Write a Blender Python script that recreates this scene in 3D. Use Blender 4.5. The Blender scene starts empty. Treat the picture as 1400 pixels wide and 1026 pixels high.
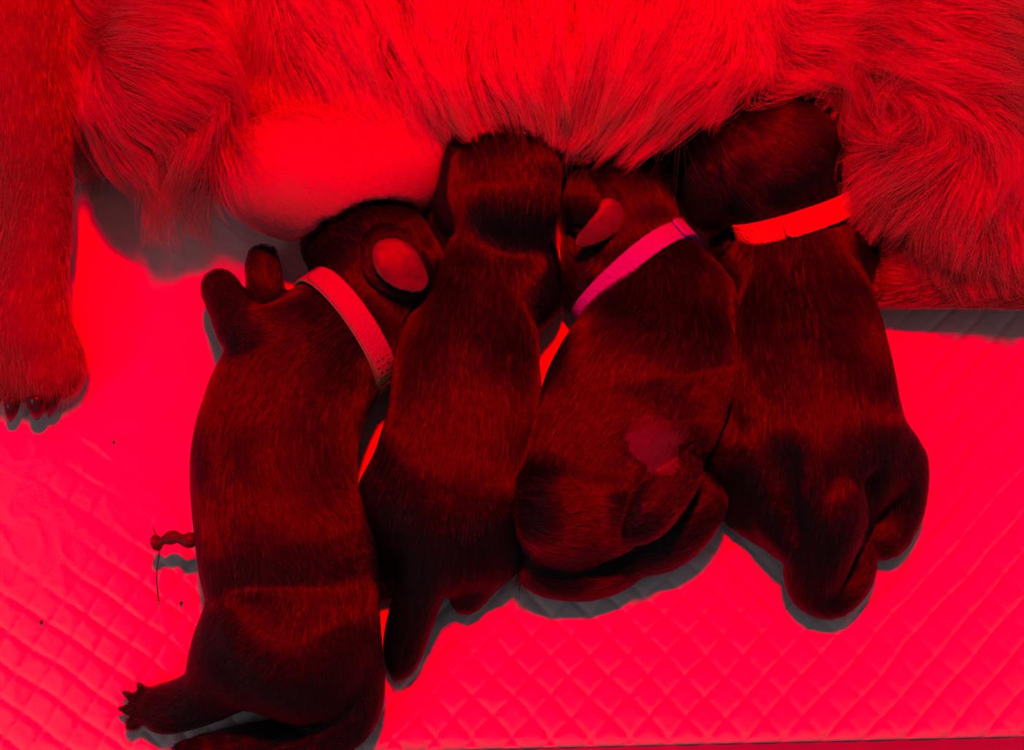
import bpy, math, random
import numpy as np
from mathutils import Vector, kdtree

rng = np.random.default_rng(7)
SC = bpy.context.scene
COL = SC.collection

# ------------------------------------------------------------------ camera
W_PX, H_PX = 1400, 1026
TILT = math.radians(14)            # tilt from straight down
DIST = 0.60
TARGET = np.array([0.0, 0.0, 0.02])
FPX = 1750.0                       # focal length in pixels of the 1400 frame
cd = bpy.data.cameras.new('camera')
cam = bpy.data.objects.new('camera', cd)
COL.objects.link(cam)
CAM = TARGET + DIST * np.array([0, -math.sin(TILT), math.cos(TILT)])
cam.location = CAM
cam.rotation_euler = (TILT, 0, 0)
cd.sensor_width = 36
cd.lens = FPX / W_PX * 36
cd.clip_start = 0.01
SC.camera = cam
C_R = np.array([1.0, 0, 0])
C_U = np.array([0, math.cos(TILT), math.sin(TILT)])
C_F = np.array([0, math.sin(TILT), -math.cos(TILT)])

# ------------------------------------------------------------------ world and lamps
SC.view_settings.view_transform = 'Standard'
SC.view_settings.look = 'None'
SC.view_settings.gamma = 1
SC.view_settings.exposure = 0
SC.view_settings.use_curve_mapping = False
SC.cycles.max_bounces = 10
SC.cycles.transparent_max_bounces = 8
SC.cycles_curves.shape = 'RIBBONS'
wd = bpy.data.worlds.new('dim_room')
SC.world = wd
wd.use_nodes = True
bg = wd.node_tree.nodes['Background']
bg.inputs[0].default_value = (1.0, 0.98, 1.06, 1)
bg.inputs[1].default_value = 0.076


def lamp(name, loc, target, size, power, color, shape='DISK', spread=180):
    ld = bpy.data.lights.new(name, 'AREA')
    ld.shape = shape
    ld.size = size
    ld.energy = power
    ld.spread = math.radians(spread)
    ld.use_nodes = True
    nt = ld.node_tree
    em = next(n for n in nt.nodes if n.type == 'EMISSION')
    cc = nt.nodes.new('ShaderNodeCombineXYZ')
    for i in range(3):
        cc.inputs[i].default_value = color[i]
    nt.links.new(cc.outputs[0], em.inputs['Color'])
    lo = bpy.data.objects.new(name, ld)
    lo.location = loc
    lo.rotation_euler = (Vector(target) - Vector(loc)).to_track_quat('-Z', 'Y').to_euler()
    COL.objects.link(lo)
    return lo


# deep red heat lamp hanging over the whelping pad: its colour lies outside the Rec.709 gamut
# (a 660 nm source has a small negative green there), hence the signed green value
lamp('heat_lamp', (0.02, 0.32, 0.95), (0.05, 0.03, 0.0), 0.085, 26.0, (1.0, -0.040, -0.006))
lamp('room_lamp', (-0.9, -0.5, 0.7), (-0.15, 0, 0), 0.3, 0.45, (1.0, 0.85, 0.95))


# ------------------------------------------------------------------ helpers
def P(px, py, z):
    """point at height z on the line of sight of a pixel of the photograph"""
    d = C_F + (px - W_PX / 2) / FPX * C_R - (py - H_PX / 2) / FPX * C_U
    return CAM + d * ((z - CAM[2]) / d[2])


def S(rpx, z):
    """length of rpx pixels at height z"""
    return rpx * (CAM[2] - z) / math.cos(TILT) / FPX * 0.985


def unit(v):
    v = np.asarray(v, float)
    n = np.linalg.norm(v, axis=-1, keepdims=True)
    return v / np.maximum(n, 1e-9)


def chain(pts, k=0.006, flat=1.0, n=(0, 0, 1), op='add', hair=1.0, flow=True):
    """pts: (px, py, z_mm, r_px) -> world chain of tapered capsules"""
    p = np.array([P(a, b, c / 1000) for a, b, c, d in pts])
    r = np.array([S(d, c / 1000) for a, b, c, d in pts])
    if len(p) >= 3:                                     # Catmull-Rom through the joints
        q = np.concatenate([p, r[:, None]], 1)
        q = np.vstack([2 * q[0] - q[1], q, 2 * q[-1] - q[-2]])
        out = []
        m = 3
        for i in range(1, len(q) - 2):
            for j in range(m):
                t = j / m
                a, b, c, d = q[i - 1:i + 3]
                out.append(.5 * (2 * b + (c - a) * t + (2 * a - 5 * b + 4 * c - d) * t * t + (3 * b - a - 3 * c + d) * t ** 3))
        out.append(q[-2])
        q = np.array(out)
        p, r = q[:, :3], np.maximum(q[:, 3], 0.0008)
    return dict(p=p, r=r, k=k, flat=flat, n=unit(np.array(n, float)), op=op, hair=hair, flow=flow)


def seg_eval(ch, X, want_t=False):
    p, r, f, n = ch['p'], ch['r'], ch['flat'], ch['n']
    if len(p) == 1:
        p = np.vstack([p, p + np.array([0, 0, 1e-5])])
        r = np.array([r[0], r[0]])
    best = None
    tang = None
    if f != 1.0:
        g = 1 / f - 1
        p2 = p + np.outer(p @ n, n) * g
        X = X + np.outer(X @ n, n) * g
    else:
        p2 = p
    vt = unit(np.gradient(p, axis=0))
    for i in range(len(p) - 1):
        e = p2[i + 1] - p2[i]
        q = X - p2[i]
        t = np.clip((q @ e) / max(e @ e, 1e-12), 0, 1)
        q -= t[:, None] * e
        d = np.sqrt(np.einsum('ij,ij->i', q, q)) - (r[i] + t * (r[i + 1] - r[i]))
        if want_t:
            tg = vt[i] * (1 - t[:, None]) + vt[i + 1] * t[:, None]
        if best is None:
            best = d
            if want_t:
                tang = tg
        else:
            if want_t:
                w = np.clip(0.5 + (best - d) / 0.010, 0, 1)[:, None]
                tang = tang * (1 - w) + tg * w
            h = np.maximum(0.004 - np.abs(best - d), 0)
            best = np.minimum(best, d) - h * h / 0.016
    return best, tang


class Shape:
    """smooth union of capsule chains; carved softly where another body presses against it"""

    def __init__(self, chains, carve=(), gap=0.0020, floor=0.0004):
        self.ch, self.carve, self.gap, self.floor = chains, list(carve), gap, floor

    lump = 0.0

    def raw(self, X):
        D = None
        for c in self.ch:
            d, _ = seg_eval(c, X)
            if D is None:
                D = d
            elif c['op'] == 'add':
                k = c['k']
                h = np.maximum(k - np.abs(D - d), 0) / k
                D = np.minimum(D, d) - h * h * k / 4
            else:
                k = c['k']
                h = np.maximum(k - np.abs(D + d), 0) / k
                D = np.maximum(D, -d) + h * h * k / 4
        if self.lump:
            x, y, z = X[:, 0], X[:, 1], X[:, 2]
            D = D + self.lump * np.sin(70 * x + 25 * y + self.ph) * np.sin(62 * y - 30 * x + self.ph)
        return D

    def __call__(self, X):
        D = self.raw(X)
        k = 0.004
        for o in self.carve:
            m = np.nonzero((D < 0.02) & np.all((X > o.lo) & (X < o.hi), axis=1))[0]
            if len(m) == 0:
                continue
            d = self.gap - o.val(X[m])
            Dm = D[m]
            h = np.maximum(k - np.abs(Dm - d), 0) / k
            D[m] = np.maximum(Dm, d) + h * h * k / 4
        d = self.floor - X[:, 2]
        k = 0.006
        h = np.maximum(k - np.abs(D - d), 0) / k
        return np.maximum(D, d) + h * h * k / 4

    def grad(self, X, e=0.0008):
        g = np.empty_like(X)
        d0 = self(X)
        for i in range(3):
            Y = X.copy()
            Y[:, i] += e
            g[:, i] = (self(Y) - d0) / e
        return d0, unit(g)

    def bake(self, F, lo, h):
        self.F, self.h = F, h
        self.lo, self.hi = lo + 1e-9, lo + h * (np.array(F.shape) - 1) - 1e-9

    def val(self, X, grad=False):
        """distance (and direction) read from the baked grid"""
        q = np.clip((X - self.lo) / self.h, 0, np.array(self.F.shape) - 1.001)
        i = q.astype(int)
        f = q - i
        n1, n2 = self.F.shape[1:]
        b = (i[:, 0] * n1 + i[:, 1]) * n2 + i[:, 2]
        Fr = self.F.ravel()
        c = [Fr[b + (a * n1 + bb) * n2 + cc] for a in (0, 1) for bb in (0, 1) for cc in (0, 1)]
        x, y, z = f[:, 0], f[:, 1], f[:, 2]
        c00 = c[0] + (c[1] - c[0]) * z
        c01 = c[2] + (c[3] - c[2]) * z
        c10 = c[4] + (c[5] - c[4]) * z
        c11 = c[6] + (c[7] - c[6]) * z
        c0 = c00 + (c01 - c00) * y
        c1 = c10 + (c11 - c10) * y
        D = c0 + (c1 - c0) * x
        if not grad:
            return D
        gx = c1 - c0
        gy = (c01 - c00) * (1 - x) + (c11 - c10) * x
        gz = ((c[1] - c[0]) * (1 - y) + (c[3] - c[2]) * y) * (1 - x) + ((c[5] - c[4]) * (1 - y) + (c[7] - c[6]) * y) * x
        return D, unit(np.stack([gx, gy, gz], -1))

    def flow(self, X):
        acc = np.zeros_like(X)
        hair = np.zeros(len(X))
        ws = np.zeros(len(X))
        for c in self.ch:
            if c['op'] != 'add':
                continue
            d, t = seg_eval(c, X, True)
            w = np.exp(-np.maximum(d, -0.002) / 0.004)
            if c['flow']:
                acc += t * w[:, None]
            hair += c['hair'] * w
            ws += w
        return unit(acc), hair / np.maximum(ws, 1e-9)

    def bounds(self, pad):
        lo = np.min([np.min(c['p'] - c['r'][:, None] * 1.02, axis=0) for c in self.ch if c['op'] == 'add'], axis=0) - pad
        hi = np.max([np.max(c['p'] + c['r'][:, None] * 1.02, axis=0) for c in self.ch if c['op'] == 'add'], axis=0) + pad
        lo[2] = -0.003
        return lo, hi


def surface_net(shape, h, lo=None, hi=None):
    if lo is None:
        lo, hi = shape.bounds(0.006)
    n = np.ceil((hi - lo) / h).astype(int) + 1
    ax = [lo[i] + h * np.arange(n[i]) for i in range(3)]
    G = np.stack(np.meshgrid(*ax, indexing='ij'), -1).reshape(-1, 3)
    F = np.empty(len(G))
    B = 400000
    for i in range(0, len(G), B):
        F[i:i + B] = shape(G[i:i + B])
    F = F.reshape(n)
    shape.bake(F, lo, h)
    inside = F < 0
    nc = n - 1
    cnt = np.zeros(nc, int)
    pos = np.zeros(tuple(nc) + (3,))
    corners = [(i, j, k) for i in (0, 1) for j in (0, 1) for k in (0, 1)]

    def cs(A, c):
        return A[c[0]:c[0] + nc[0], c[1]:c[1] + nc[1], c[2]:c[2] + nc[2]]
    for a in corners:
        for b in corners:
            if sum(b) - sum(a) == 1 and all(b[i] >= a[i] for i in range(3)):
                fa, fb = cs(F, a), cs(F, b)
                m = (fa < 0) != (fb < 0)
                t = np.where(m, fa / np.where(m, fa - fb, 1), 0)
                for i in range(3):
                    pos[..., i] += np.where(m, a[i] + t * (b[i] - a[i]), 0)
                cnt += m
    act = cnt > 0
    idx = -np.ones(nc, int)
    idx[act] = np.arange(act.sum())
    cell = np.stack(np.nonzero(act), -1)
    V = lo + h * (cell + pos[act] / cnt[act][:, None])
    Q = []
    for d in range(3):
        u, v = (d + 1) % 3, (d + 2) % 3
        s0 = [slice(None)] * 3
        s1 = [slice(None)] * 3
        s0[d] = slice(0, n[d] - 1)
        s1[d] = slice(1, n[d])
        for s in (s0, s1):
            s[u] = slice(1, n[u] - 1)
            s[v] = slice(1, n[v] - 1)
        a, b = inside[tuple(s0)], inside[tuple(s1)]
        m = a != b
        e = np.stack(np.nonzero(m), -1)
        e[:, u] += 1
        e[:, v] += 1
        flip = b[m]
        quad = []
        for du, dv in ((0, 0), (-1, 0), (-1, -1), (0, -1)):
            c = e.copy()
            c[:, u] += du
            c[:, v] += dv
            quad.append(idx[c[:, 0], c[:, 1], c[:, 2]])
        quad = np.stack(quad, -1)
        quad[flip] = quad[flip][:, ::-1]
        Q.append(quad)
    Q = np.concatenate(Q)
    for _ in range(1):
        d, g = shape.grad(V)
        V = V - g * np.clip(d, -h, h)[:, None] * 0.8
    return V, Q


def relax(V, Q, n):
    for _ in range(n):
        acc = np.zeros_like(V)
        c = np.zeros(len(V))
        for a, b in ((0, 1), (1, 2), (2, 3), (3, 0)):
            for u, w in ((a, b), (b, a)):
                np.add.at(acc, Q[:, u], V[Q[:, w]])
                np.add.at(c, Q[:, u], 1)
        V = V * .4 + acc / np.maximum(c, 1)[:, None] * .6
    return V


def set_props(o, label=None, cat=None, group=None, kind=None):
    if label:
        o['label'] = label
    if cat:
        o['category'] = cat
    if group:
        o['group'] = group
    if kind:
        o['kind'] = kind
    return o


def mesh_obj(name, V, Fc, mat, parent=None, smooth=True):
    me = bpy.data.meshes.new(name)
    me.from_pydata(np.asarray(V).tolist(), [], [list(map(int, f)) for f in Fc])
    me.polygons.foreach_set('use_smooth', [smooth] * len(me.polygons))
    me.update()
    me.materials.append(mat)
    o = bpy.data.objects.new(name, me)
    COL.objects.link(o)
    if parent is not None:
        o.parent = parent
        o.matrix_parent_inverse = parent.matrix_world.inverted()
    return o


def empty(name, loc, label, cat, group=None):
    o = bpy.data.objects.new(name, None)
    o.location = loc
    o.empty_display_size = 0.02
    COL.objects.link(o)
    bpy.context.view_layer.update()
    return set_props(o, label, cat, group)


def hair_obj(name, pts, rad, mat, parent, taper=0.25):
    """pts: (n strands, m points, 3)"""
    n, m, _ = pts.shape
    cu = bpy.data.hair_curves.new(name)
    cu.add_curves([m] * n)
    cu.points.foreach_set('position', pts.reshape(-1).astype(np.float32))
    at = cu.attributes.get('radius') or cu.attributes.new('radius', 'FLOAT', 'POINT')
    t = np.linspace(0, 1, m)
    prof = (1 - (1 - taper) * t ** 1.6)
    R = (rad[:, None] if np.ndim(rad) else rad) * prof[None, :] * np.ones((n, 1))
    at.data.foreach_set('value', R.reshape(-1).astype(np.float32))
    cu.materials.append(mat)
    o = bpy.data.objects.new(name, cu)
    COL.objects.link(o)
    if parent is not None:
        o.parent = parent
        o.matrix_parent_inverse = parent.matrix_world.inverted()
    o['kind'] = 'stuff'
    return o


def scatter(V, Q, n, keep=None):
    A, B, Cc, D = (V[Q[:, i]] for i in range(4))
    n1 = np.cross(B - A, Cc - A)
    n2 = np.cross(Cc - A, D - A)
    T = np.concatenate([np.stack([A, B, Cc], 1), np.stack([A, Cc, D], 1)])
    nn = np.concatenate([n1, n2])
    ar = np.linalg.norm(nn, axis=1)
    if keep is not None:
        ar = ar * keep(T.mean(1), unit(nn))
    pick = rng.choice(len(ar), n, p=ar / ar.sum())
    u, v = rng.random(n), rng.random(n)
    m = u + v > 1
    u[m], v[m] = 1 - u[m], 1 - v[m]
    t = T[pick]
    return t[:, 0] + u[:, None] * (t[:, 1] - t[:, 0]) + v[:, None] * (t[:, 2] - t[:, 0])


def vnoise(X, freq, seed=0):
    """smooth vector noise: a few random sines"""
    r = np.random.default_rng(seed)
    out = np.zeros_like(X)
    for i in range(6):
        k = r.normal(size=(3, 3)) * freq
        ph = r.random(3) * 6.28
        out += np.sin(X @ k + ph)
    return out / 2.5


def clump(pts, nclump, strength, seed=1):
    """pull strands toward their nearest guide strand, more so at the tips"""
    n, m, _ = pts.shape
    r = np.random.default_rng(seed)
    g = r.choice(n, nclump, replace=False)
    kd = kdtree.KDTree(nclump)
    for j, i in enumerate(g):
        kd.insert(pts[i, 0], j)
    kd.balance()
    near = np.array([kd.find(p)[1] for p in pts[:, 0]])
    G = pts[g[near]]
    t = np.linspace(0, 1, m)[None, :, None] ** 1.3
    s = strength * (0.4 + 0.6 * r.random(nclump))[near][:, None, None]
    return pts + (G - pts) * t * s


# ------------------------------------------------------------------ materials
def material(name):
    m = bpy.data.materials.new(name)
    m.use_nodes = True
    nt = m.node_tree
    return m, nt, nt.nodes['Principled BSDF'], nt.nodes['Material Output']


def plain(name, col, rough=0.6, spec=0.4, bump=0.0, scale=300, var=0.0, sheen=0.0):
    m, nt, b, out = material(name)
    b.inputs['Base Color'].default_value = (*col, 1)
    b.inputs['Roughness'].default_value = rough
    b.inputs['Specular IOR Level'].default_value = spec
    b.inputs['Sheen Weight'].default_value = sheen
    tc = nt.nodes.new('ShaderNodeTexCoord')
    nz = nt.nodes.new('ShaderNodeTexNoise')
    nz.inputs['Scale'].default_value = scale
    nz.inputs['Detail'].default_value = 5
    nt.links.new(tc.outputs['Object'], nz.inputs['Vector'])
    if bump:
        bp = nt.nodes.new('ShaderNodeBump')
        bp.inputs['Strength'].default_value = bump
        bp.inputs['Distance'].default_value = 0.001
        nt.links.new(nz.outputs['Fac'], bp.inputs['Height'])
        nt.links.new(bp.outputs[0], b.inputs['Normal'])
    if var:
        mx = nt.nodes.new('ShaderNodeMix')
        mx.data_type = 'RGBA'
        mx.inputs[6].default_value = (*[c * (1 - var) for c in col], 1)
        mx.inputs[7].default_value = (*[min(1, c * (1 + var)) for c in col], 1)
        nt.links.new(nz.outputs['Fac'], mx.inputs[0])
        nt.links.new(mx.outputs[2], b.inputs['Base Color'])
    return m


def hair_mat(name, col, rough=0.3, rrough=0.4, rnd=0.25, coat=0.0, diffuse=0.0, ior=1.55):
    m, nt, b, out = material(name)
    nt.nodes.remove(b)
    h = nt.nodes.new('ShaderNodeBsdfHairPrincipled')
    h.model = 'CHIANG'
    h.parametrization = 'COLOR'
    info = nt.nodes.new('ShaderNodeHairInfo')
    mx = nt.nodes.new('ShaderNodeMix')
    mx.data_type = 'RGBA'
    mx.inputs[6].default_value = (*[c * (1 - rnd) for c in col], 1)
    mx.inputs[7].default_value = (*[min(1, c * (1 + rnd)) for c in col], 1)
    nt.links.new(info.outputs['Random'], mx.inputs[0])
    nt.links.new(mx.outputs[2], h.inputs['Color'])
    h.inputs['Roughness'].default_value = rough
    h.inputs['Radial Roughness'].default_value = rrough
    h.inputs['IOR'].default_value = ior
    if 'Coat' in h.inputs:
        h.inputs['Coat'].default_value = coat
    if diffuse:
        df = nt.nodes.new('ShaderNodeBsdfDiffuse')
        nt.links.new(mx.outputs[2], df.inputs['Color'])
        ms = nt.nodes.new('ShaderNodeMixShader')
        ms.inputs[0].default_value = diffuse
        nt.links.new(h.outputs[0], ms.inputs[1])
        nt.links.new(df.outputs[0], ms.inputs[2])
        nt.links.new(ms.outputs[0], out.inputs['Surface'])
    else:
        nt.links.new(h.outputs[0], out.inputs['Surface'])
    return m


def collar_mat(name, col):
    """woven velcro band: fine bumpy weave"""
    m, nt, b, out = material(name)
    b.inputs['Base Color'].default_value = (*col, 1)
    b.inputs['Roughness'].default_value = 0.85
    b.inputs['Specular IOR Level'].default_value = 0.15
    tc = nt.nodes.new('ShaderNodeTexCoord')
    vo = nt.nodes.new('ShaderNodeTexVoronoi')
    vo.inputs['Scale'].default_value = 800
    nt.links.new(tc.outputs['Object'], vo.inputs['Vector'])
    bp = nt.nodes.new('ShaderNodeBump')
    bp.inputs['Strength'].default_value = 0.8
    bp.inputs['Distance'].default_value = 0.0006
    nt.links.new(vo.outputs['Distance'], bp.inputs['Height'])
    nt.links.new(bp.outputs[0], b.inputs['Normal'])
    return m


M = dict(
    pad=plain('white_nonwoven_pad', (0.69, 0.68, 0.69), 0.75, 0.2, 0.25, 900),
    floor=plain('floor_board', (0.24, 0.20, 0.26), 0.6, 0.3, 0.1, 60, 0.2),
    pup_skin=plain('dark_puppy_skin', (0.012, 0.006, 0.007), 0.5, 0.25, 0.2, 500, 0.3),
    pup_fur=hair_mat('dark_puppy_fur', (0.010, 0.003, 0.008), 0.13, 0.22, 0.35, ior=1.40),
    pup_guard=hair_mat('brown_guard_hair', (0.16, 0.05, 0.04), 0.2, 0.3, 0.5, ior=1.5),
    pup_belly=plain('pink_puppy_belly', (0.08, 0.03, 0.06), 0.5, 0.4, 0.2, 400, 0.2),
    flesh=plain('pink_ear_flesh', (0.10, 0.035, 0.04), 0.48, 0.35, 0.6, 170, 0.6),
    belly=plain('pink_belly_skin', (0.36, 0.10, 0.12), 0.55, 0.4, 0.25, 400, 0.12),
    mom_skin=plain('golden_undercoat', (0.14, 0.05, 0.03), 0.7, 0.2, 0.3, 500, 0.2),
    mom_fur=hair_mat('golden_mother_fur', (0.66, 0.22, 0.18), 0.30, 0.45, 0.35, diffuse=.35),
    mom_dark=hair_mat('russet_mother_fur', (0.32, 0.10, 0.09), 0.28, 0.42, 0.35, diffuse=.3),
    mom_fuzz=hair_mat('pale_belly_fuzz', (0.8, 0.6, 0.5), 0.35, 0.5, 0.1),
    claw=plain('black_claw', (0.03, 0.015, 0.015), 0.25, 0.5),
    cord=plain('dried_cord', (0.07, 0.03, 0.025), 0.5, 0.4, 0.5, 400),
    orange=collar_mat('orange_band', (0.32, 0.62, 0.20)),
    purple=collar_mat('purple_band', (0.32, 0.10, 0.95)),
    red=collar_mat('red_band', (0.92, 0.05, 0.04)),
    crumb=plain('dark_crumb', (0.04, 0.02, 0.02), 0.7),
)

# ------------------------------------------------------------------ setting: floor and quilted pad
def build_floor():
    n = 12
    V = [(-1.2 + 2.4 * i / n, -1.2 + 2.4 * j / n, -0.0047) for j in range(n + 1) for i in range(n + 1)]
    Fc = [(j * (n + 1) + i, j * (n + 1) + i + 1, (j + 1) * (n + 1) + i + 1, (j + 1) * (n + 1) + i) for j in range(n) for i in range(n)]
    o = mesh_obj('floor', V, Fc, M['floor'])
    o['kind'] = 'structure'


build_floor()


def build_pad():
    a = P(700, 1024.5, 0)
    b = P(1400, 1008, 0)
    ux = unit((b - a) * np.array([1, 1, 0]))
    uy = np.array([-ux[1], ux[0], 0])
    h = 0.0011
    us = np.arange(-0.34, 0.34 + h, h)
    vs = np.arange(0, 0.50 + h, h)
    U, Vv = np.meshgrid(us, vs)
    X = a + U[..., None] * ux + Vv[..., None] * uy
    x, y = X[..., 0], X[..., 1]
    r = np.random.default_rng(3)

    def fbm(fx, n, pw, seed):
        q = np.random.default_rng(seed)
        s = np.zeros_like(x)
        for i in range(n):
            th = q.random() * 6.28
            f = fx * (1 + 2.2 * q.random())
            s += np.sin(f * (x * math.cos(th) + y * math.sin(th)) + q.random() * 6.28 + 1.5 * np.sin(f * 0.4 * (y * math.cos(th) - x * math.sin(th)) + q.random() * 6)) * pw
        return s / math.sqrt(n)
    # quilted diamonds, the lattice drawn askew toward the left corner
    left = np.clip((-0.10 - x) / 0.08, 0, 1)
    ang = math.radians(-13) * left * left * (3 - 2 * left)
    wx = x + 0.0006 * fbm(60, 5, 1, 11)
    wy = y + 0.0006 * fbm(60, 5, 1, 12)
    cx, cy = -0.20, -0.12
    rx = (wx - cx) * np.cos(ang) - (wy - cy) * np.sin(ang) + cx
    ry = (wx - cx) * np.sin(ang) + (wy - cy) * np.cos(ang) + cy
    per = 0.0178
    s = (rx + ry * 0.97) / per
    t = (rx - ry * 0.97) / per
    fs = np.abs((s % 1) - 0.5) * 2
    ft = np.abs((t % 1) - 0.5) * 2

    def pillow(f):
        return 1 - np.clip(f, 0, 1) ** 7
    A = pillow(fs)
    B = pillow(ft)
    # the emboss is worn flat toward the warm middle and the top left
    fade = np.clip((-0.045 - y + 0.35 * np.maximum(x - 0.08, 0) + 0.020 * fbm(25, 4, 1, 5)) / 0.05, 0.0, 1)
    fade = np.maximum(fade, np.clip((x - 0.17) / 0.05, 0, 1) * np.clip((0.07 - y) / 0.04, 0, 1) * 0.8)
    q = A * (0.25 + 0.75 * B)
    right = np.clip((x - 0.05) / 0.1, 0, 1)
    lf = np.clip((-0.06 - x) / 0.06, 0, 1)
    wa = 1 - 0.55 * right                      # the film puckers more along one family of seams on each side
    wb = 1 - 0.05 * lf
    q = (1 - wa * (1 - A)) * (1 - wb * (1 - B))
    z = 0.0019 * (q - 1) * fade
    z += 0.00022 * fbm(90, 8, 1, 21)
    # fine wrinkles in the film
    for i, (sd, amp, fr) in enumerate(((31, 0.00045, 55), (32, 0.0004, 80), (33, 0.0003, 120))):
        w = fbm(fr, 5, 1, sd)
        ridge = np.exp(-np.abs(w) * 9)
        msk = np.clip(0.4 + 0.6 * fbm(18, 4, 1, sd + 50) + 0.7 * np.clip((-0.02 - x) / 0.1, 0, 1), 0, 1)
        z += amp * ridge * msk * (0.35 + 0.65 * np.clip((0.03 - x) / 0.1, 0, 1))
    edge = np.clip(Vv / 0.006, 0, 1)
    z = np.maximum(z - 0.0015 - (1 - edge) ** 2 * 0.002, -0.0042)
    X[..., 2] = z
    nv, nu = U.shape
    I = np.arange(nu * nv).reshape(nv, nu)
    F1 = np.stack([I[:-1, :-1], I[:-1, 1:], I[1:, 1:], I[1:, :-1]], -1).reshape(-1, 4)
    # skirt down to the floor so that the pad has thickness
    rim = np.concatenate([I[0, :], I[1:, -1], I[-1, -2::-1], I[-2:0:-1, 0]])
    Vt = X.reshape(-1, 3)
    low = Vt[rim].copy()
    low[:, 2] = -0.0046
    k = len(rim)
    base = len(Vt)
    j = np.arange(k)
    F2 = np.stack([rim[j], base + j, base + (j + 1) % k, rim[(j + 1) % k]], -1)
    me = bpy.data.meshes.new('whelping_pad')
    VA = np.concatenate([Vt, low])
    FA = np.concatenate([F1, F2])
    me.vertices.add(len(VA))
    me.vertices.foreach_set('co', VA.reshape(-1).astype(np.float32))
    me.loops.add(FA.size)
    me.loops.foreach_set('vertex_index', FA.reshape(-1).astype(np.int32))
    me.polygons.add(len(FA))
    me.polygons.foreach_set('loop_start', np.arange(0, FA.size, 4, dtype=np.int32))
    me.update(calc_edges=True)
    me.polygons.foreach_set('use_smooth', [True] * len(FA))
    me.materials.append(M['pad'])
    o = bpy.data.objects.new('whelping_pad', me)
    COL.objects.link(o)
    set_props(o, 'white quilted absorbent pad spread under the dogs, embossed with diamonds', 'pad')


build_pad()

# ------------------------------------------------------------------ puppies: shapes
#            px   py   z   r(px)
pup = {}
pup[2] = dict(chains=[
    chain([(690, 236, 42, 82), (690, 258, 41, 80)], flat=.86),                                        # skull
    chain([(693, 128, 26, 34), (692, 160, 30, 44), (690, 215, 38, 62)], k=.012, flat=.9),               # muzzle
    chain([(690, 262, 34, 56), (686, 335, 24, 58), (664, 400, 24, 79), (640, 490, 25, 94), (629, 600, 28, 101),
           (606, 690, 25, 95), (600, 745, 20, 70)], k=.014, flat=.84),
    chain([(715, 400, 24, 46), (738, 410, 16, 26), (742, 350, 9, 20)], k=.010),                        # right foreleg
    chain([(600, 430, 22, 40), (590, 385, 18, 28), (602, 330, 22, 19), (606, 300, 26, 17)], k=.010),   # left foreleg
    chain([(655, 700, 24, 62), (668, 750, 16, 40), (650, 790, 8, 24), (636, 818, 6.5, 20)], k=.010, hair=.7),
    chain([(540, 690, 24, 48), (530, 740, 15, 32), (522, 780, 7, 20), (526, 800, 6, 15)], k=.010, hair=.7),
    chain([(606, 695, 40, 38), (592, 755, 33, 37), (573, 815, 22, 30), (556, 872, 11, 22), (547, 912, 6, 14)], k=.003),  # tail
], ears=[chain([(626, 200, 52, 10), (614, 240, 46, 17), (620, 278, 40, 30), (631, 298, 36, 34)], flat=.26, n=(-.5, -.3, .8))])
pup[4] = dict(chains=[
    chain([(1030, 205, 42, 84), (1062, 232, 38, 82)], flat=.84),
    chain([(935, 178, 28, 36), (965, 190, 30, 50), (1010, 195, 38, 64)], k=.014, flat=.85),
    chain([(1062, 235, 34, 68), (1085, 300, 27, 61), (1096, 390, 25, 82), (1108, 490, 26, 103), (1115, 590, 28, 108),
           (1114, 650, 23, 102), (1108, 692, 15, 78)], k=.014, flat=.84),
    chain([(1100, 215, 38, 56), (1126, 238, 33, 32)], k=.02, flat=.9, flow=False),
    chain([(1020, 370, 20, 40), (1006, 400, 12, 28), (990, 340, 9, 21)], k=.010),
    chain([(1150, 350, 20, 42), (1160, 330, 12, 28), (1160, 285, 9, 20)], k=.010),
    chain([(1040, 620, 22, 55), (1014, 640, 17, 38), (1008, 690, 8, 23), (1032, 718, 6, 17)], k=.009, hair=.7),
    chain([(1185, 620, 24, 62), (1222, 640, 18, 38), (1232, 690, 11, 26), (1215, 728, 7, 22), (1200, 742, 6, 17)], k=.010, hair=.7),
    chain([(1150, 650, 44, 30), (1138, 700, 38, 39), (1122, 755, 25, 37), (1114, 800, 12, 31), (1136, 820, 8, 24),
           (1162, 797, 8, 20), (1177, 755, 8, 17)], k=.002),
    chain([(1078, 640, 50, 8), (1083, 690, 40, 9), (1088, 728, 34, 6)], k=.016, op='sub'),
    chain([(1188, 660, 44, 6), (1192, 720, 26, 8)], k=.012, op='sub'),
    chain([(1020, 235, 62, 6), (1042, 270, 57, 8), (1075, 284, 52, 8), (1115, 272, 50, 6)], k=.012, op='sub'),
    chain([(985, 208, 54, 4), (978, 250, 48, 6)], k=.006, op='sub'),
], ears=[chain([(975, 218, 50, 16), (962, 250, 42, 25), (966, 276, 34, 31), (970, 288, 29, 26)], flat=.33, n=(-.55, -.5, .66)),
         chain([(1105, 165, 50, 12), (1128, 195, 42, 20), (1140, 228, 35, 22), (1143, 243, 31, 16)], flat=.35, n=(.8, .15, .55))])
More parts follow.
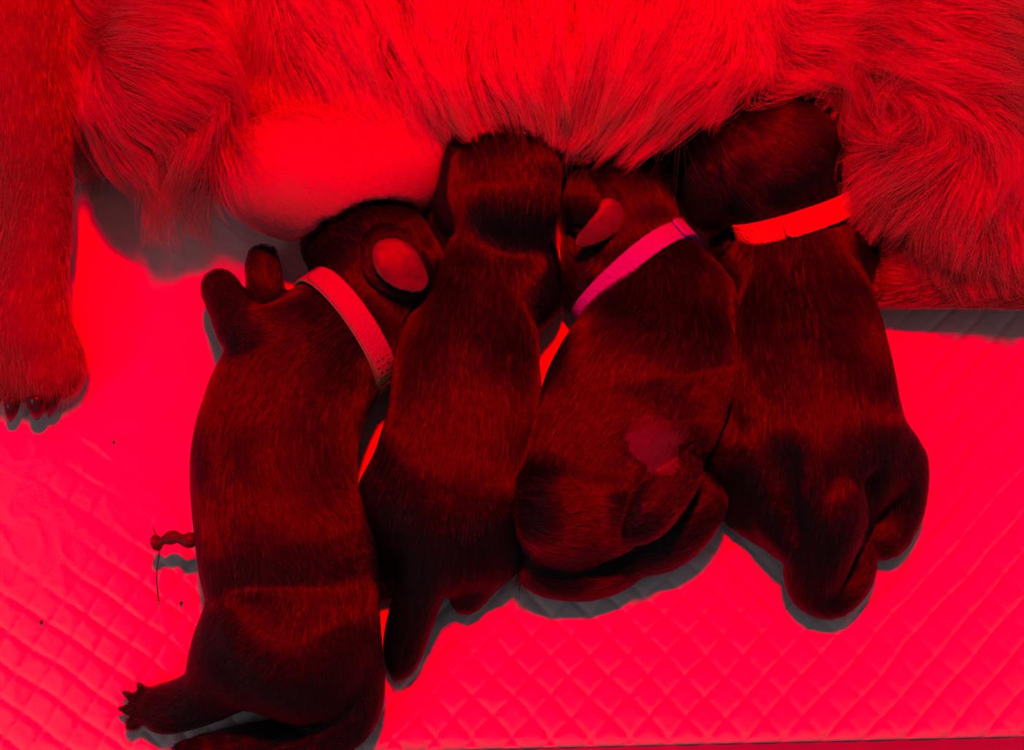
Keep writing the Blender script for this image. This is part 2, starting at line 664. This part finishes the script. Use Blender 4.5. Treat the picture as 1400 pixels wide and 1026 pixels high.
pup[3] = dict(chains=[
    chain([(836, 268, 24, 66), (850, 280, 24, 62)], flat=.9),
    chain([(905, 248, 17, 30), (885, 252, 19, 42), (845, 262, 22, 50)], k=.012, flat=.9),
    chain([(852, 285, 22, 56), (878, 350, 22, 60), (908, 415, 24, 84), (890, 490, 28, 104), (846, 575, 27, 113),
           (800, 650, 25, 102), (775, 700, 22, 84)], k=.014, flat=.84),
    chain([(900, 520, 24, 92), (910, 575, 20, 58)], k=.020),                                           # belly
    chain([(768, 692, 34, 78), (812, 690, 34, 72)], k=.004, flat=.9),                                 # upper thigh
    chain([(866, 716, 45, 23), (888, 694, 47, 26), (918, 664, 45, 24), (940, 643, 43, 18)], k=.0015, flat=.8, hair=.3),
    chain([(938, 648, 43, 13), (949, 633, 43, 9)], k=.002, hair=.2), chain([(931, 642, 43, 12), (939, 627, 43, 9)], k=.002, hair=.2),
    chain([(836, 735, 12, 34), (880, 750, 10, 28), (922, 736, 15, 28), (962, 694, 20, 28), (980, 660, 20, 19)], k=.003, hair=.5),
    chain([(930, 420, 24, 62), (975, 440, 18, 34), (985, 500, 10, 24)], k=.012),
    chain([(838, 390, 18, 44), (804, 392, 14, 38), (795, 345, 14, 32)], k=.010),
    chain([(722, 660, 22, 30), (718, 730, 19, 31), (748, 776, 14, 33), (795, 788, 11, 31), (840, 775, 10, 27), (872, 748, 9, 19)], k=.003),
], ears=[chain([(797, 245, 40, 14), (796, 270, 38, 24), (800, 295, 36, 19)], flat=.4, n=(-.5, -.2, .8))],
    flesh_ears=[chain([(826, 276, 46, 8), (838, 296, 44, 17), (818, 314, 42, 17), (790, 333, 38, 8)], flat=.18, n=(.25, -.35, .9))],
    bare=[(890, 600, 30), (905, 625, 24), (925, 592, 16)])
pup[1] = dict(chains=[
    chain([(520, 350, 29, 80), (540, 372, 28, 70)], flat=.88),
    chain([(448, 335, 20, 36), (466, 338, 23, 48), (505, 345, 27, 66)], k=.012, flat=.9),
    chain([(535, 372, 26, 60), (496, 430, 26, 76), (438, 482, 28, 92), (388, 560, 30, 107), (377, 660, 31, 108),
           (393, 750, 30, 113), (402, 812, 28, 100), (404, 858, 28, 106), (418, 897, 24, 82)], k=.014, flat=.86),
    chain([(405, 466, 38, 54), (348, 462, 41, 39), (322, 425, 32, 25), (306, 400, 24, 18), (300, 390, 22, 17)], k=.004, flat=.95, hair=.6),
    chain([(405, 445, 18, 50), (372, 425, 16, 30), (364, 385, 15, 22), (360, 360, 14, 21)], k=.008, hair=.6),
    chain([(375, 880, 38, 86), (330, 905, 28, 58), (288, 950, 15, 34), (238, 967, 9, 26), (212, 966, 8, 23)], k=.007, flat=.9, hair=.7),
    chain([(482, 870, 26, 34), (493, 930, 20, 28), (476, 986, 14, 28), (420, 1018, 11, 28), (340, 1018, 9, 26), (258, 1034, 7, 18)], k=.004),
    chain([(455, 318, 44, 6)], k=.004), chain([(500, 308, 50, 7)], k=.005),
    chain([(497, 505, 55, 8), (520, 540, 40, 14)], k=.010, op='sub'),
] + [chain([(212, 966, 8, 14), (x, y, 6, 9.5)], k=.002, hair=.25) for x, y in ((193, 942), (177, 952), (172, 970), (181, 989))]
  + [chain([(360, 362, 14, 12), (x, y, 13, 8)], k=.003, hair=.4) for x, y in ((350, 348), (360, 344), (371, 347))]
  + [chain([(300, 394, 22, 10), (x, y, 21, 7)], k=.003, hair=.4) for x, y in ((293, 385), (301, 381))],
    ears=[chain([(520, 325, 52, 22), (535, 352, 53, 38), (552, 368, 51, 34)], flat=.2, n=(.1, -.15, .95))],
    flesh_ears=[chain([(528, 345, 57, 20), (543, 360, 57, 29), (560, 376, 55, 21), (577, 389, 52, 8)], flat=.18, n=(.2, -.2, .93))])

# ------------------------------------------------------------------ mother: shape
MZ = [
    # torso lying on its side, back away from the camera
    dict(p=np.array([(-0.46, .26, .0), (-0.20, .255, .0), (0.0, .25, .0), (0.18, .25, .0), (0.46, .26, .0)]),
         r=np.array([.135, .140, .150, .148, .140]), k=.02, flat=.70, n=np.array([0, 0, 1.]), op='add', hair=1., flow=False),
    chain([(600, 70, 40, 130), (740, 70, 44, 150), (960, 40, 42, 150)], k=.03),                        # belly under the long hair
    chain([(385, 240, 32, 88), (470, 245, 34, 95), (575, 205, 32, 78)], k=.012, hair=0.0),              # bare milk line
    chain([(200, 110, 58, 110), (250, 140, 56, 112), (240, 200, 44, 70)], k=.02),                       # thigh
    chain([(20, 40, 66, 105), (28, 160, 55, 68), (46, 290, 32, 50), (42, 400, 20, 46), (46, 465, 16, 54)], k=.012, hair=.25),
    chain([(30, 480, 16, 28), (22, 510, 15, 25), (18, 532, 10, 20)], k=.004, hair=.2),
    chain([(55, 480, 18, 28), (56, 512, 16, 26), (54, 534, 11, 22)], k=.004, hair=.2),
    chain([(80, 470, 15, 27), (90, 505, 12, 24), (84, 528, 8, 17)], k=.004, hair=.2),
    chain([(0, 470, 12, 30), (-16, 525, 8, 22)], k=.006, hair=.2),
    chain([(1270, 60, 66, 120), (1290, 190, 54, 105), (1310, 285, 44, 72), (1400, 300, 38, 72)], k=.016),  # fore limb mass
    chain([(1500, 370, 24, 56), (1330, 376, 19, 44), (1235, 378, 17, 40), (1205, 378, 15, 32)], k=.006, hair=.25),
    chain([(1215, 365, 16, 26), (1190, 350, 12, 20)], k=.006, hair=.2),
    chain([(1205, 385, 14, 22), (1190, 396, 9, 16)], k=.004, hair=.2), chain([(1225, 395, 12, 20), (1212, 404, 8, 14)], k=.004, hair=.2),
    chain([(1120, 190, 30, 60), (1190, 240, 26, 60)], k=.02, hair=.6),
    chain([(345, 60, 78, 10), (338, 105, 64, 14), (310, 165, 60, 8)], k=.02, op='sub'),                  # cleft behind the thigh
    chain([(112, 0, 92, 12), (108, 60, 84, 16), (112, 130, 70, 12)], k=.02, op='sub'),                   # groove before the thigh
]

S_ = {}
S_[2] = Shape(pup[2]['chains'])
S_[4] = Shape(pup[4]['chains'])
S_[1] = Shape(pup[1]['chains'], [S_[2]])
S_[3] = Shape(pup[3]['chains'], [S_[2], S_[4]])
for _i in S_:
    S_[_i].lump, S_[_i].ph = .0018, 1.7 * _i
MOM = Shape(MZ, [S_[1], S_[2], S_[3], S_[4]], gap=.0032)


# ------------------------------------------------------------------ fur on the puppies
def hit(shape, px, py):
    """first point of a body on the line of sight of a pixel"""
    zs = np.linspace(.09, 0, 400)
    X = np.array([P(px, py, z) for z in zs])
    q = np.nonzero(shape(X) < 0)[0]
    return X[q[0]] if len(q) else X[-1]


def bareness(X, spots):
    b = np.zeros(len(X))
    for c, r in spots:
        d = np.linalg.norm(X - c, axis=1) / S(r, c[2])
        b = np.maximum(b, np.clip((1.25 - d) / 0.5, 0, 1))
    return b


def short_fur(shape, V, Q, n, length, m=5, lift=0.15, seed=5, spots=()):
    X = scatter(V, Q, n, lambda c, nn: (nn[:, 2] > -0.35) * (c[:, 2] > 0.0015) * (1 - 0.97 * bareness(c, spots)))
    _, N = shape.val(X, True)
    T, hs = shape.flow(X)
    T = T + 0.16 * vnoise(X, 90, seed) + 0.06 * rng.normal(size=X.shape)
    T = unit(T - N * np.sum(T * N, 1, keepdims=True))
    L = length * (0.6 + 0.8 * rng.random(n)) * np.clip(hs, .25, 1)
    lf = lift * (0.6 + 0.8 * rng.random(n))
    t = np.linspace(0, 1, m)
    pts = np.empty((n, m, 3))
    for i, s in enumerate(t):
        hgt = lf * (s - 0.55 * s * s)
        pts[:, i] = X - N * 0.0003 + T * (L * s)[:, None] + N * (L * hgt)[:, None]
    # follow the curvature of the body
    for i in range(1, m):
        d, g = shape.val(pts[:, i], True)
        want = 0.0003 + 0.0009 * t[i]
        corr = np.maximum(want - d, 0)
        pts[:, i] += g * corr[:, None]
    return pts


def strip(path, up, width, thick, n_extra=0):
    """closed or open band: path (n,3) centre line, up (n,3) outward normals"""
    n = len(path)
    tan = unit(np.gradient(path, axis=0))
    side = unit(np.cross(up, tan))
    w = np.broadcast_to(np.asarray(width, float), (n,))
    prof = [(-.5, -.5), (-.5, .35), (-.42, .5), (0, .56), (.42, .5), (.5, .35), (.5, -.5), (0, -.5)]
    V = []
    for a, b in prof:
        V.append(path + side * (a * w)[:, None] + up * (b * thick))
    V = np.stack(V, 1)
    k = len(prof)
    Fc = []
    for i in range(n - 1):
        for j in range(k):
            Fc.append((i * k + j, (i + 1) * k + j, (i + 1) * k + (j + 1) % k, i * k + (j + 1) % k))
    Fc.append(tuple(range(k)))
    Fc.append(tuple((n - 1) * k + j for j in reversed(range(k))))
    return V.reshape(-1, 3), Fc


def avoid(X, shapes, gap):
    X = X.copy()
    for o in shapes:
        for _ in range(3):
            m = np.nonzero(np.all((X > o.lo) & (X < o.hi), axis=1))[0]
            if len(m):
                d, g = o.val(X[m], True)
                X[m] += g * np.maximum(gap - d, 0)[:, None]
    return X


def collar(shape, c, axis, width, mat, parent, label, tab=None, shift=0., others=(), off=0.0022):
    axis = unit(np.array(axis, float))
    e1 = unit(np.cross(axis, [0, 0, 1.0]))
    e2 = np.cross(e1, axis)
    ph = np.linspace(0, 2 * math.pi, 73)

    def ring(phs, off):
        d = np.outer(np.cos(phs), e1) + np.outer(np.sin(phs), e2)
        X = c[None] + d * 0
        tcur = np.full(len(phs), 0.004)
        for _ in range(60):
            X = c + d * tcur[:, None]
            dist = shape.raw(X)
            tcur = tcur + np.maximum(-dist, 0) * 0.7
        X = c + d * (tcur + off)[:, None]
        X[:, 2] = np.maximum(X[:, 2], 0.0016)
        return X, unit(d)
    X, up = ring(ph, off)
    for _ in range(6):
        X[1:-1] = X[1:-1] * .5 + (X[:-2] + X[2:]) * .25
    X = avoid(X, others, .004)
    V, Fc = strip(X, up, width, 0.0014)
    V = avoid(V, others, .0012)
    V[:, 2] = np.maximum(V[:, 2], .0004)
    o = mesh_obj('collar', V, Fc, mat, parent)
    set_props(o, label)
    if tab:
        p2 = np.radians(np.linspace(tab[0], tab[1], 30))
        X2, u2 = ring(p2, off + 0.0016)
        for _ in range(6):
            X2[1:-1] = X2[1:-1] * .5 + (X2[:-2] + X2[2:]) * .25
        X2 = avoid(X2, others, .0055) + axis * shift
        w2 = width * 1.06 * np.sqrt(np.clip(np.minimum(np.arange(30), 29 - np.arange(30)) / 2.0 + .35, 0, 1))
        V2, F2 = strip(X2, u2, w2, 0.0013)
        V2 = avoid(V2, others, .0026)
        o2 = mesh_obj('overlap_end', V2, F2, mat, o)
        if shift:
            VH, FH = [], []
            tn = unit(np.gradient(X2, axis=0))
            sd = unit(np.cross(u2, tn))
            for r_ in range(5):
                for q_ in range(3):
                    c_ = X2[7 + 2 * r_ // 2] + sd[7 + r_] * (q_ - 1 + .3 * (r_ % 2)) * width * .27 + u2[7 + r_] * .00075
                    b_ = len(VH)
                    for a_ in range(6):
                        w_ = a_ * math.pi / 3
                        VH.append(c_ + sd[7 + r_] * math.cos(w_) * .0008 + tn[7 + r_] * math.sin(w_) * .00042)
                    FH.append(tuple(range(b_, b_ + 6)))
            ho = mesh_obj('weave_holes', VH, FH, M['pup_skin'], o)
            ho['kind'] = 'stuff'
    return o


INFO = {
    1: 'dark puppy in an orange collar lying on its side with its umbilical cord showing',
    2: 'dark puppy without visible collar, face buried in the long belly hair',
    3: 'dark puppy in a purple collar, curled up with both hind feet together',
    4: 'dark puppy in a red collar with its tail curled under its rump',
}
ROOT = {}
for i in (2, 4, 1, 3):
    sh = S_[i]
    V, Q = surface_net(sh, 0.0016)
    c = V.mean(0)
    root = empty('puppy', (c[0], c[1], 0), INFO[i], 'puppy', 'nursing puppies')
    ROOT[i] = root
    spots = [(hit(sh, px, py), r) for px, py, r in pup[i].get('bare', [])]
    bo = mesh_obj('body', V, Q, M['pup_skin'], root)
    bo.data.materials.append(M['pup_belly'])
    bo.data.polygons.foreach_set('material_index', (bareness(V[Q].mean(1), spots) > .2).astype(np.int32))
    strands = [short_fur(sh, V, Q, 70000, 0.0064, spots=spots)]
    for e in pup[i]['ears']:
        es = Shape([e], [S_[2]] if i in (1, 3) else [], gap=.002, floor=-1)
        v2, q2 = surface_net(es, 0.0011, *[b for b in es.bounds(0.004)])
        mesh_obj('ear', v2, q2, M['pup_skin'], root)
        strands.append(short_fur(es, v2, q2, 5000, 0.0050, lift=.12))
    for e in pup[i].get('flesh_ears', []):
        es = Shape([e], [S_[2]], gap=.002, floor=-1)
        v2, q2 = surface_net(es, 0.0009, *[b for b in es.bounds(0.004)])
        v2 = relax(v2, q2, 8)
        v2[:, 2] += .0006 * np.sin(v2[:, 0] * 230 + 2) * np.sin(v2[:, 1] * 260 + v2[:, 0] * 150)
        o = mesh_obj('ear_flap', v2, q2, M['flesh'], root)
        set_props(o, 'ear flap folded back with its pink inner side showing')
    hair_obj('fur', np.concatenate(strands), 0.00006, M['pup_fur'], root)
    hair_obj('guard_hair', short_fur(sh, V, Q, 2200, 0.0078, lift=.22, spots=spots), 0.00005, M['pup_guard'], root)

collar(S_[1], P(474, 456, .029), (0.76, 0.60, -0.24), S(31, .04), M['orange'], ROOT[1], 'orange woven collar band', (-40, 152), .0011, [S_[2]])
collar(S_[3], P(880, 366, .023), (-0.60, 0.78, -0.10), S(31, .04), M['purple'], ROOT[3], 'purple woven collar band', (-20, 40), 0, [S_[2], S_[4]])
collar(S_[4], P(1083, 299, .028), (-0.30, 0.90, 0.42), S(33, .04), M['red'], ROOT[4], 'bright red collar band', (-30, 118), 0)

# ------------------------------------------------------------------ mother
lo, hi = np.array([-0.36, -0.045, -0.003]), np.array([0.36, 0.30, 0.135])
V, Q = surface_net(MOM, 0.0028, lo, hi)
MROOT = empty('mother_dog', (0.0, 0.2, 0), 'large golden long-haired mother dog lying on her side along the puppies', 'dog')


def belly_mask(X):
    d, _ = seg_eval(MZ[2], X)
    o = np.minimum.reduce([seg_eval(MZ[j], X)[0] for j in (0, 1, 3)])
    return d, o


mb = mesh_obj('body', V, Q, M['mom_skin'], MROOT)
mb.data.materials.append(M['belly'])
fc = V[Q].mean(1)
bd, od = belly_mask(fc)
mb.data.polygons.foreach_set('material_index', (bd < od - 0.001).astype(np.int32))

# flow guides: px, py, dx, dy (picture directions on her coat), length mm, lift
GUIDE = [
    (10, 40, .05, 1, 34, .3), (20, 130, .0, 1, 34, .3), (60, 60, .05, 1, 34, .3), (60, 180, -.15, 1, 30, .3), (90, 110, .45, 1, 34, .4),
    (120, 150, .75, .8, 32, .4), (20, 230, -.1, 1, 22, .25), (110, 220, .0, 1, 30, .3), (95, 190, -.1, 1, 32, .3),
    (150, 60, .8, .1, 26, .12), (220, 30, 1, -.05, 26, .08), (180, 120, 1, .15, 26, .08), (250, 80, 1, .0, 28, .06), (260, 140, 1, .05, 26, .08), (180, 80, 1, .05, 26, .08),
    (305, 110, 1, -.1, 22, .1), (200, 180, .95, .2, 26, .1), (270, 200, .3, .9, 28, .3), (320, 160, -.35, 1, 34, .3), (330, 110, -.2, 1, 30, .3),
    (220, 240, .1, 1, 34, .35), (260, 240, .15, 1, 32, .35), (190, 270, .15, 1, 30, .3), (300, 220, .1, 1, 26, .3),
    (330, 20, .05, 1, 36, .3), (370, 60, .3, 1, 36, .3), (420, 30, .5, 1, 36, .3), (430, 100, .8, .7, 34, .25), (480, 60, .6, .9, 36, .25),
    (390, 130, .5, 1, 30, .3), (470, 140, .2, 1, 24, .3), (530, 90, .6, 1, 36, .25), (540, 150, .3, 1, 26, .3),
    (600, 30, .0, 1, 42, .2), (600, 110, .35, 1, 40, .2), (660, 60, .1, 1, 42, .2), (680, 150, .4, 1, 36, .2), (740, 40, .0, 1, 42, .2),
    (735, 140, .05, 1, 36, .2), (800, 60, -.2, 1, 42, .2), (800, 150, -.3, 1, 38, .2), (870, 50, -.35, 1, 42, .2), (880, 130, -.6, 1, 40, .25),
    (850, 180, -.6, .8, 16, .2), (620, 190, .6, .5, 16, .2), (560, 190, .5, .8, 14, .2),
    (960, 50, -.55, 1, 42, .2), (960, 120, -.9, .7, 38, .25), (1030, 30, -.5, 1, 44, .3), (1050, 70, -.35, 1, 36, .3),
    (1030, 110, -.9, .35, 34, .3), (1100, 70, .9, .1, 30, .25), (1080, 120, .8, -.25, 28, .3), (1170, 50, 1, .15, 28, .2), (1250, 30, .9, .3, 26, .15),
    (1350, 40, 1, .1, 26, .15), (1380, 130, .8, .5, 28, .2), (1130, 180, .3, -.8, 14, .2), (1190, 150, .7, -.5, 30, .4), (1250, 130, .8, .1, 34, .4),
    (1300, 170, .7, .6, 36, .4), (1240, 200, -.8, .4, 38, .4), (1200, 240, -.6, .8, 38, .4), (1300, 230, -.3, 1, 36, .4),
    (1270, 270, -.1, 1, 30, .45), (1330, 270, .35, 1, 30, .45), (1230, 300, -.3, 1, 22, .45), (1380, 260, .3, 1, 30, .4), (1390, 330, .3, 1, 16, .3), (1290, 330, .1, 1, 18, .4),
]
GP = np.array([(g[0], g[1]) for g in GUIDE], float)
GD = unit(np.array([(g[2], g[3]) for g in GUIDE], float))
GL = np.array([(g[4], g[5]) for g in GUIDE], float)


def to_px(X):
    q = X - CAM
    z = q @ C_F
    return np.stack([W_PX / 2 + FPX * (q @ C_R) / z, H_PX / 2 - FPX * (q @ C_U) / z], -1)


def guided(X):
    p = to_px(X)
    d2 = ((p[:, None, :] - GP[None]) ** 2).sum(-1)
    w = 1 / (d2 + 350) ** 1.6
    w /= w.sum(1, keepdims=True)
    d = w @ GD
    l = w @ GL
    return d[:, :1] * C_R + -d[:, 1:] * C_U, l


BARE_Y = P(450, 160, .055)[1]


def mom_fur(n, seed):
    X = scatter(V, Q, n, lambda c, nn: (nn[:, 2] > -0.25) * (c[:, 2] > 0.002) * (np.abs(c[:, 0]) < 0.335) * (c[:, 1] < .30))
    _, hair = MOM.flow(X)
    bd, od = belly_mask(X)
    bare = np.clip((od - bd) / 0.012 + 0.2, 0, 1) * np.clip((BARE_Y - X[:, 1]) / 0.012, 0, 1)
    keep = rng.random(n) > bare * 1.02
    X = X[keep]
    hair = hair[keep]
    n = len(X)
    _, N = MOM.val(X, True)
    D, l = guided(X)
    limb = np.clip((0.62 - hair) / 0.3, 0, 1)               # short coat on legs and paws
    Tl, _ = MOM.flow(X)
    D = D * (1 - limb[:, None]) + Tl * limb[:, None]
    L = (l[:, 0] / 1000 * (1 - limb) + 0.006 * limb) * (0.55 + 0.7 * rng.random(n))
    lift = l[:, 1] * (1 - limb) + 0.12 * limb
    m = 9
    pts = np.empty((n, m, 3))
    pts[:, 0] = X - N * 0.0005
    cur = pts[:, 0].copy()
    jit = 0.10 * rng.normal(size=X.shape) + 0.24 * vnoise(X, 60, seed) + 0.22 * vnoise(X, 200, seed + 1)
    live = np.ones(n)
    jit = jit * np.clip(lift / .25, .45, 1.2)[:, None]
    for i in range(1, m):
        s = i / (m - 1)
        g = N if i == 1 else MOM.val(cur, True)[1]
        Di = D if i < 3 else guided(cur)[0] * (1 - limb[:, None]) + D * limb[:, None]
        T = Di + jit
        tg = np.sum(T * g, 1, keepdims=True)
        T = T - g * np.where(tg < 0, tg, np.clip(1 - s, .35, 1) * tg)
        T = unit(T) + g * (lift * (1.0 - 1.5 * s))[:, None]
        T[:, 2] -= 0.25 * s * (1 - limb)
        T += 0.16 * s * vnoise(cur + 0.004 * jit, 110, seed + 2)
        cur = cur + unit(T) * (L / (m - 1) * live)[:, None]
        d = MOM.val(cur)
        push = np.maximum(0.0008 + 0.004 * lift * s - d, 0)
        cur = cur + g * push[:, None]
        cur[:, 2] = np.maximum(cur[:, 2], 0.001)
        for o in S_.values():
            q = np.nonzero((live > .5) & np.all((cur > o.lo) & (cur < o.hi), axis=1))[0]
            if len(q):
                live[q[o.val(cur[q]) < .0068]] = 0.03       # the coat stops where a puppy is pressed into it
        pts[:, i] = cur
    return pts, limb, N, lift


def lift_locks(pts, N, ncl, amp, seed):
    """locks of the coat overlap: each stands off the body a little differently"""
    r = np.random.default_rng(seed)
    c = pts[r.choice(len(pts), ncl, replace=False), 0]
    kd = kdtree.KDTree(ncl)
    for j, p in enumerate(c):
        kd.insert(p, j)
    kd.balance()
    near = np.array([kd.find(p)[1] for p in pts[:, 0]])
    a = amp * r.random(ncl)[near] ** 1.5
    t = np.sin(np.linspace(0, 1, pts.shape[1]) * 2.2)
    sw = (r.normal(size=(ncl, 3)) * np.array([1, 1, .2]) * .35)[near]
    return pts + ((N + sw) * a[:, None])[:, None, :] * t[None, :, None]


pts, limb, RN, LF = mom_fur(110000, 40)
lng = limb < 0.5
A = clump(pts[lng], 1500, 0.72, 3)
A = clump(A, 6000, 0.75, 4)
A = lift_locks(A, RN[lng] * np.clip(LF[lng] / .25, .15, 1.3)[:, None], 1500, 0.0065, 6)
A[:, :, 2] = np.maximum(A[:, :, 2], .001)
allp = np.concatenate([A, pts[~lng]])
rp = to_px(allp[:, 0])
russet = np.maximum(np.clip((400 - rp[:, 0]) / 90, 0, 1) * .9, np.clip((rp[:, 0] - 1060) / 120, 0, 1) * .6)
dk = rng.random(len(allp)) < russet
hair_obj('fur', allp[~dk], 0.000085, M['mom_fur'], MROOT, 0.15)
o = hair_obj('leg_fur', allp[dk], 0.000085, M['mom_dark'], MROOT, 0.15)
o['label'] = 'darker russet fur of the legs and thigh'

# stray long hairs standing off the coat
pf, lf_, _, _ = mom_fur(4500, 77)
pf = pf[lf_ < .4]
pf = pf + np.linspace(0, 1, 9)[None, :, None] ** 2 * rng.normal(size=(len(pf), 1, 3)) * np.array([.008, .008, .006]) + np.array([0, 0, .003]) * np.linspace(0, 1, 9)[None, :, None]
pf[:, :, 2] = np.maximum(pf[:, :, 2], .001)
hair_obj('stray_hair', pf, 0.00005, M['mom_fuzz'], MROOT, 0.3)

# sparse pale fuzz on the bare belly
X = scatter(V, Q, 30000, lambda c, nn: (nn[:, 2] > -0.3) * (np.abs(c[:, 0]) < .2))
bd, od = belly_mask(X)
X = X[(bd < od - 0.002)][:7000]
_, N = MOM.val(X, True)
T = np.array([0.5, -0.8, 0.1]) + 0.5 * rng.normal(size=X.shape)
T = unit(T - N * np.sum(T * N, 1, keepdims=True))
L = 0.003 + 0.003 * rng.random(len(X))
t = np.linspace(0, 1, 4)
F3 = np.stack([X + T * (L * s)[:, None] + N * (L * .25 * s)[:, None] for s in t], 1)
hair_obj('belly_fuzz', F3, 0.00003, M['mom_fuzz'], MROOT)


# ------------------------------------------------------------------ claws, navel cord, crumbs
def tube(path, rad, sides=8):
    path = np.asarray(path, float)
    n = len(path)
    rad = np.broadcast_to(np.asarray(rad, float), (n,))
    tan = unit(np.gradient(path, axis=0))
    ref = np.array([0, 0, 1.0]) if abs(tan[0][2]) < .9 else np.array([1.0, 0, 0])
    V = []
    u = unit(np.cross(tan[0], ref))
    for i in range(n):
        u = unit(u - tan[i] * (u @ tan[i]))
        w = np.cross(tan[i], u)
        for j in range(sides):
            a = 2 * math.pi * j / sides
            V.append(path[i] + (math.cos(a) * u + math.sin(a) * w) * rad[i])
    Fc = [(i * sides + j, i * sides + (j + 1) % sides, (i + 1) * sides + (j + 1) % sides, (i + 1) * sides + j) for i in range(n - 1) for j in range(sides)]
    Fc.append(tuple(reversed(range(sides))))
    Fc.append(tuple((n - 1) * sides + j for j in range(sides)))
    return V, Fc


def spline(ctrl, n):
    c = np.asarray(ctrl, float)
    q = np.vstack([2 * c[0] - c[1], c, 2 * c[-1] - c[-2]])
    out = []
    for s in np.linspace(0, len(c) - 1 - 1e-6, n):
        i = int(s)
        t = s - i
        a, b, e, d = q[i:i + 4]
        out.append(.5 * (2 * b + (e - a) * t + (2 * a - 5 * b + 4 * e - d) * t * t + (3 * b - a - 3 * e + d) * t ** 3))
    return np.array(out)


def claw(a, b, r, parent):
    p = np.array([P(a[0], a[1], a[2] / 1000), P((a[0] + b[0]) / 2, (a[1] + b[1]) / 2, (a[2] * .62 + b[2] * .38) / 1000 + r * .5), P(b[0], b[1], b[2] / 1000)])
    pp = spline(p, 8)
    V, Fc = tube(pp, r * np.array([1, 1, .97, .9, .8, .62, .42, .12]), 10)
    mesh_obj('claw', V, Fc, M['claw'], parent)


claw((51, 541, 17), (50, 574, 3), .0048, MROOT)
claw((74, 536, 13), (67, 570, 3), .0036, MROOT)
claw((17, 545, 12), (14, 577, 3), .0038, MROOT)
claw((-4, 525, 12), (-2, 552, 3), .0038, MROOT)
claw((1222, 394, 16), (1200, 400, 12), .0030, MROOT)
for a, b in (((193, 940, 7), (187, 934, 5)), ((176, 951, 7), (167, 946, 5)), ((170, 970, 7), (161, 969, 5)), ((180, 990, 7), (172, 995, 5)),
             ((350, 348, 14), (346, 338, 12)), ((360, 343, 14), (359, 334, 12)), ((371, 346, 14), (374, 337, 12)),
             ((293, 385, 22), (290, 377, 20)), ((301, 381, 22), (302, 373, 20))):
    claw(a, b, .0014, ROOT[1])
for a, b in (((949, 633, 43), (956, 625, 41)), ((939, 627, 43), (944, 618, 41)), ((982, 654, 20), (990, 643, 18))):
    claw(a, b, .0011, ROOT[3])

c = spline([P(290, 734, .022), P(272, 736, .020), P(255, 739, .021), P(238, 735, .019), P(222, 740, .017), P(212, 743, .015)], 40)
k = np.linspace(0, 1, 40)
V, Fc = tube(c, S(10, .02) * (1.05 - .35 * k + .18 * np.sin(k * 22) + .35 * np.exp(-((k - .97) / .05) ** 2)), 10)
cordo = mesh_obj('umbilical_cord', V, Fc, M['cord'], ROOT[1])
cordo['label'] = 'dried twisted umbilical cord'
th = spline([P(209, 722, .020), P(213, 731, .018), P(219, 742, .018), P(217, 762, .012), P(214, 790, .006), P(217, 823, .0018)], 30)
V, Fc = tube(th, .00030, 6)
mesh_obj('tie_thread', V, Fc, M['cord'], cordo)


def crumb(px, py, r, seed, label):
    q = np.random.default_rng(seed)
    V = []
    for a in range(4):
        for j in range(6):
            th, ph = math.pi * (a + .5) / 4, 6.283 * j / 6
            V.append(np.array([math.sin(th) * math.cos(ph), math.sin(th) * math.sin(ph), .7 * math.cos(th)]) * r * (.75 + .5 * q.random()))
    V = np.array(V) + P(px, py, 0) + np.array([0, 0, r * .45])
    Fc = [(a * 6 + j, (a + 1) * 6 + j, (a + 1) * 6 + (j + 1) % 6, a * 6 + (j + 1) % 6) for a in range(3) for j in range(6)]
    Fc += [tuple(range(6)), tuple(reversed(range(18, 24)))]
    o = mesh_obj('crumb', V, Fc, M['crumb'])
    set_props(o, label, 'crumb', 'crumbs on the pad')


crumb(248, 825, .0009, 1, 'tiny dark crumb lying just beside the end of the cord thread')
crumb(57, 851, .0009, 2, 'tiny dark crumb on the quilted diamonds toward the lower left corner')
crumb(156, 605, .0007, 3, 'tiny dark crumb on the pad below the mother dog paw with claws')
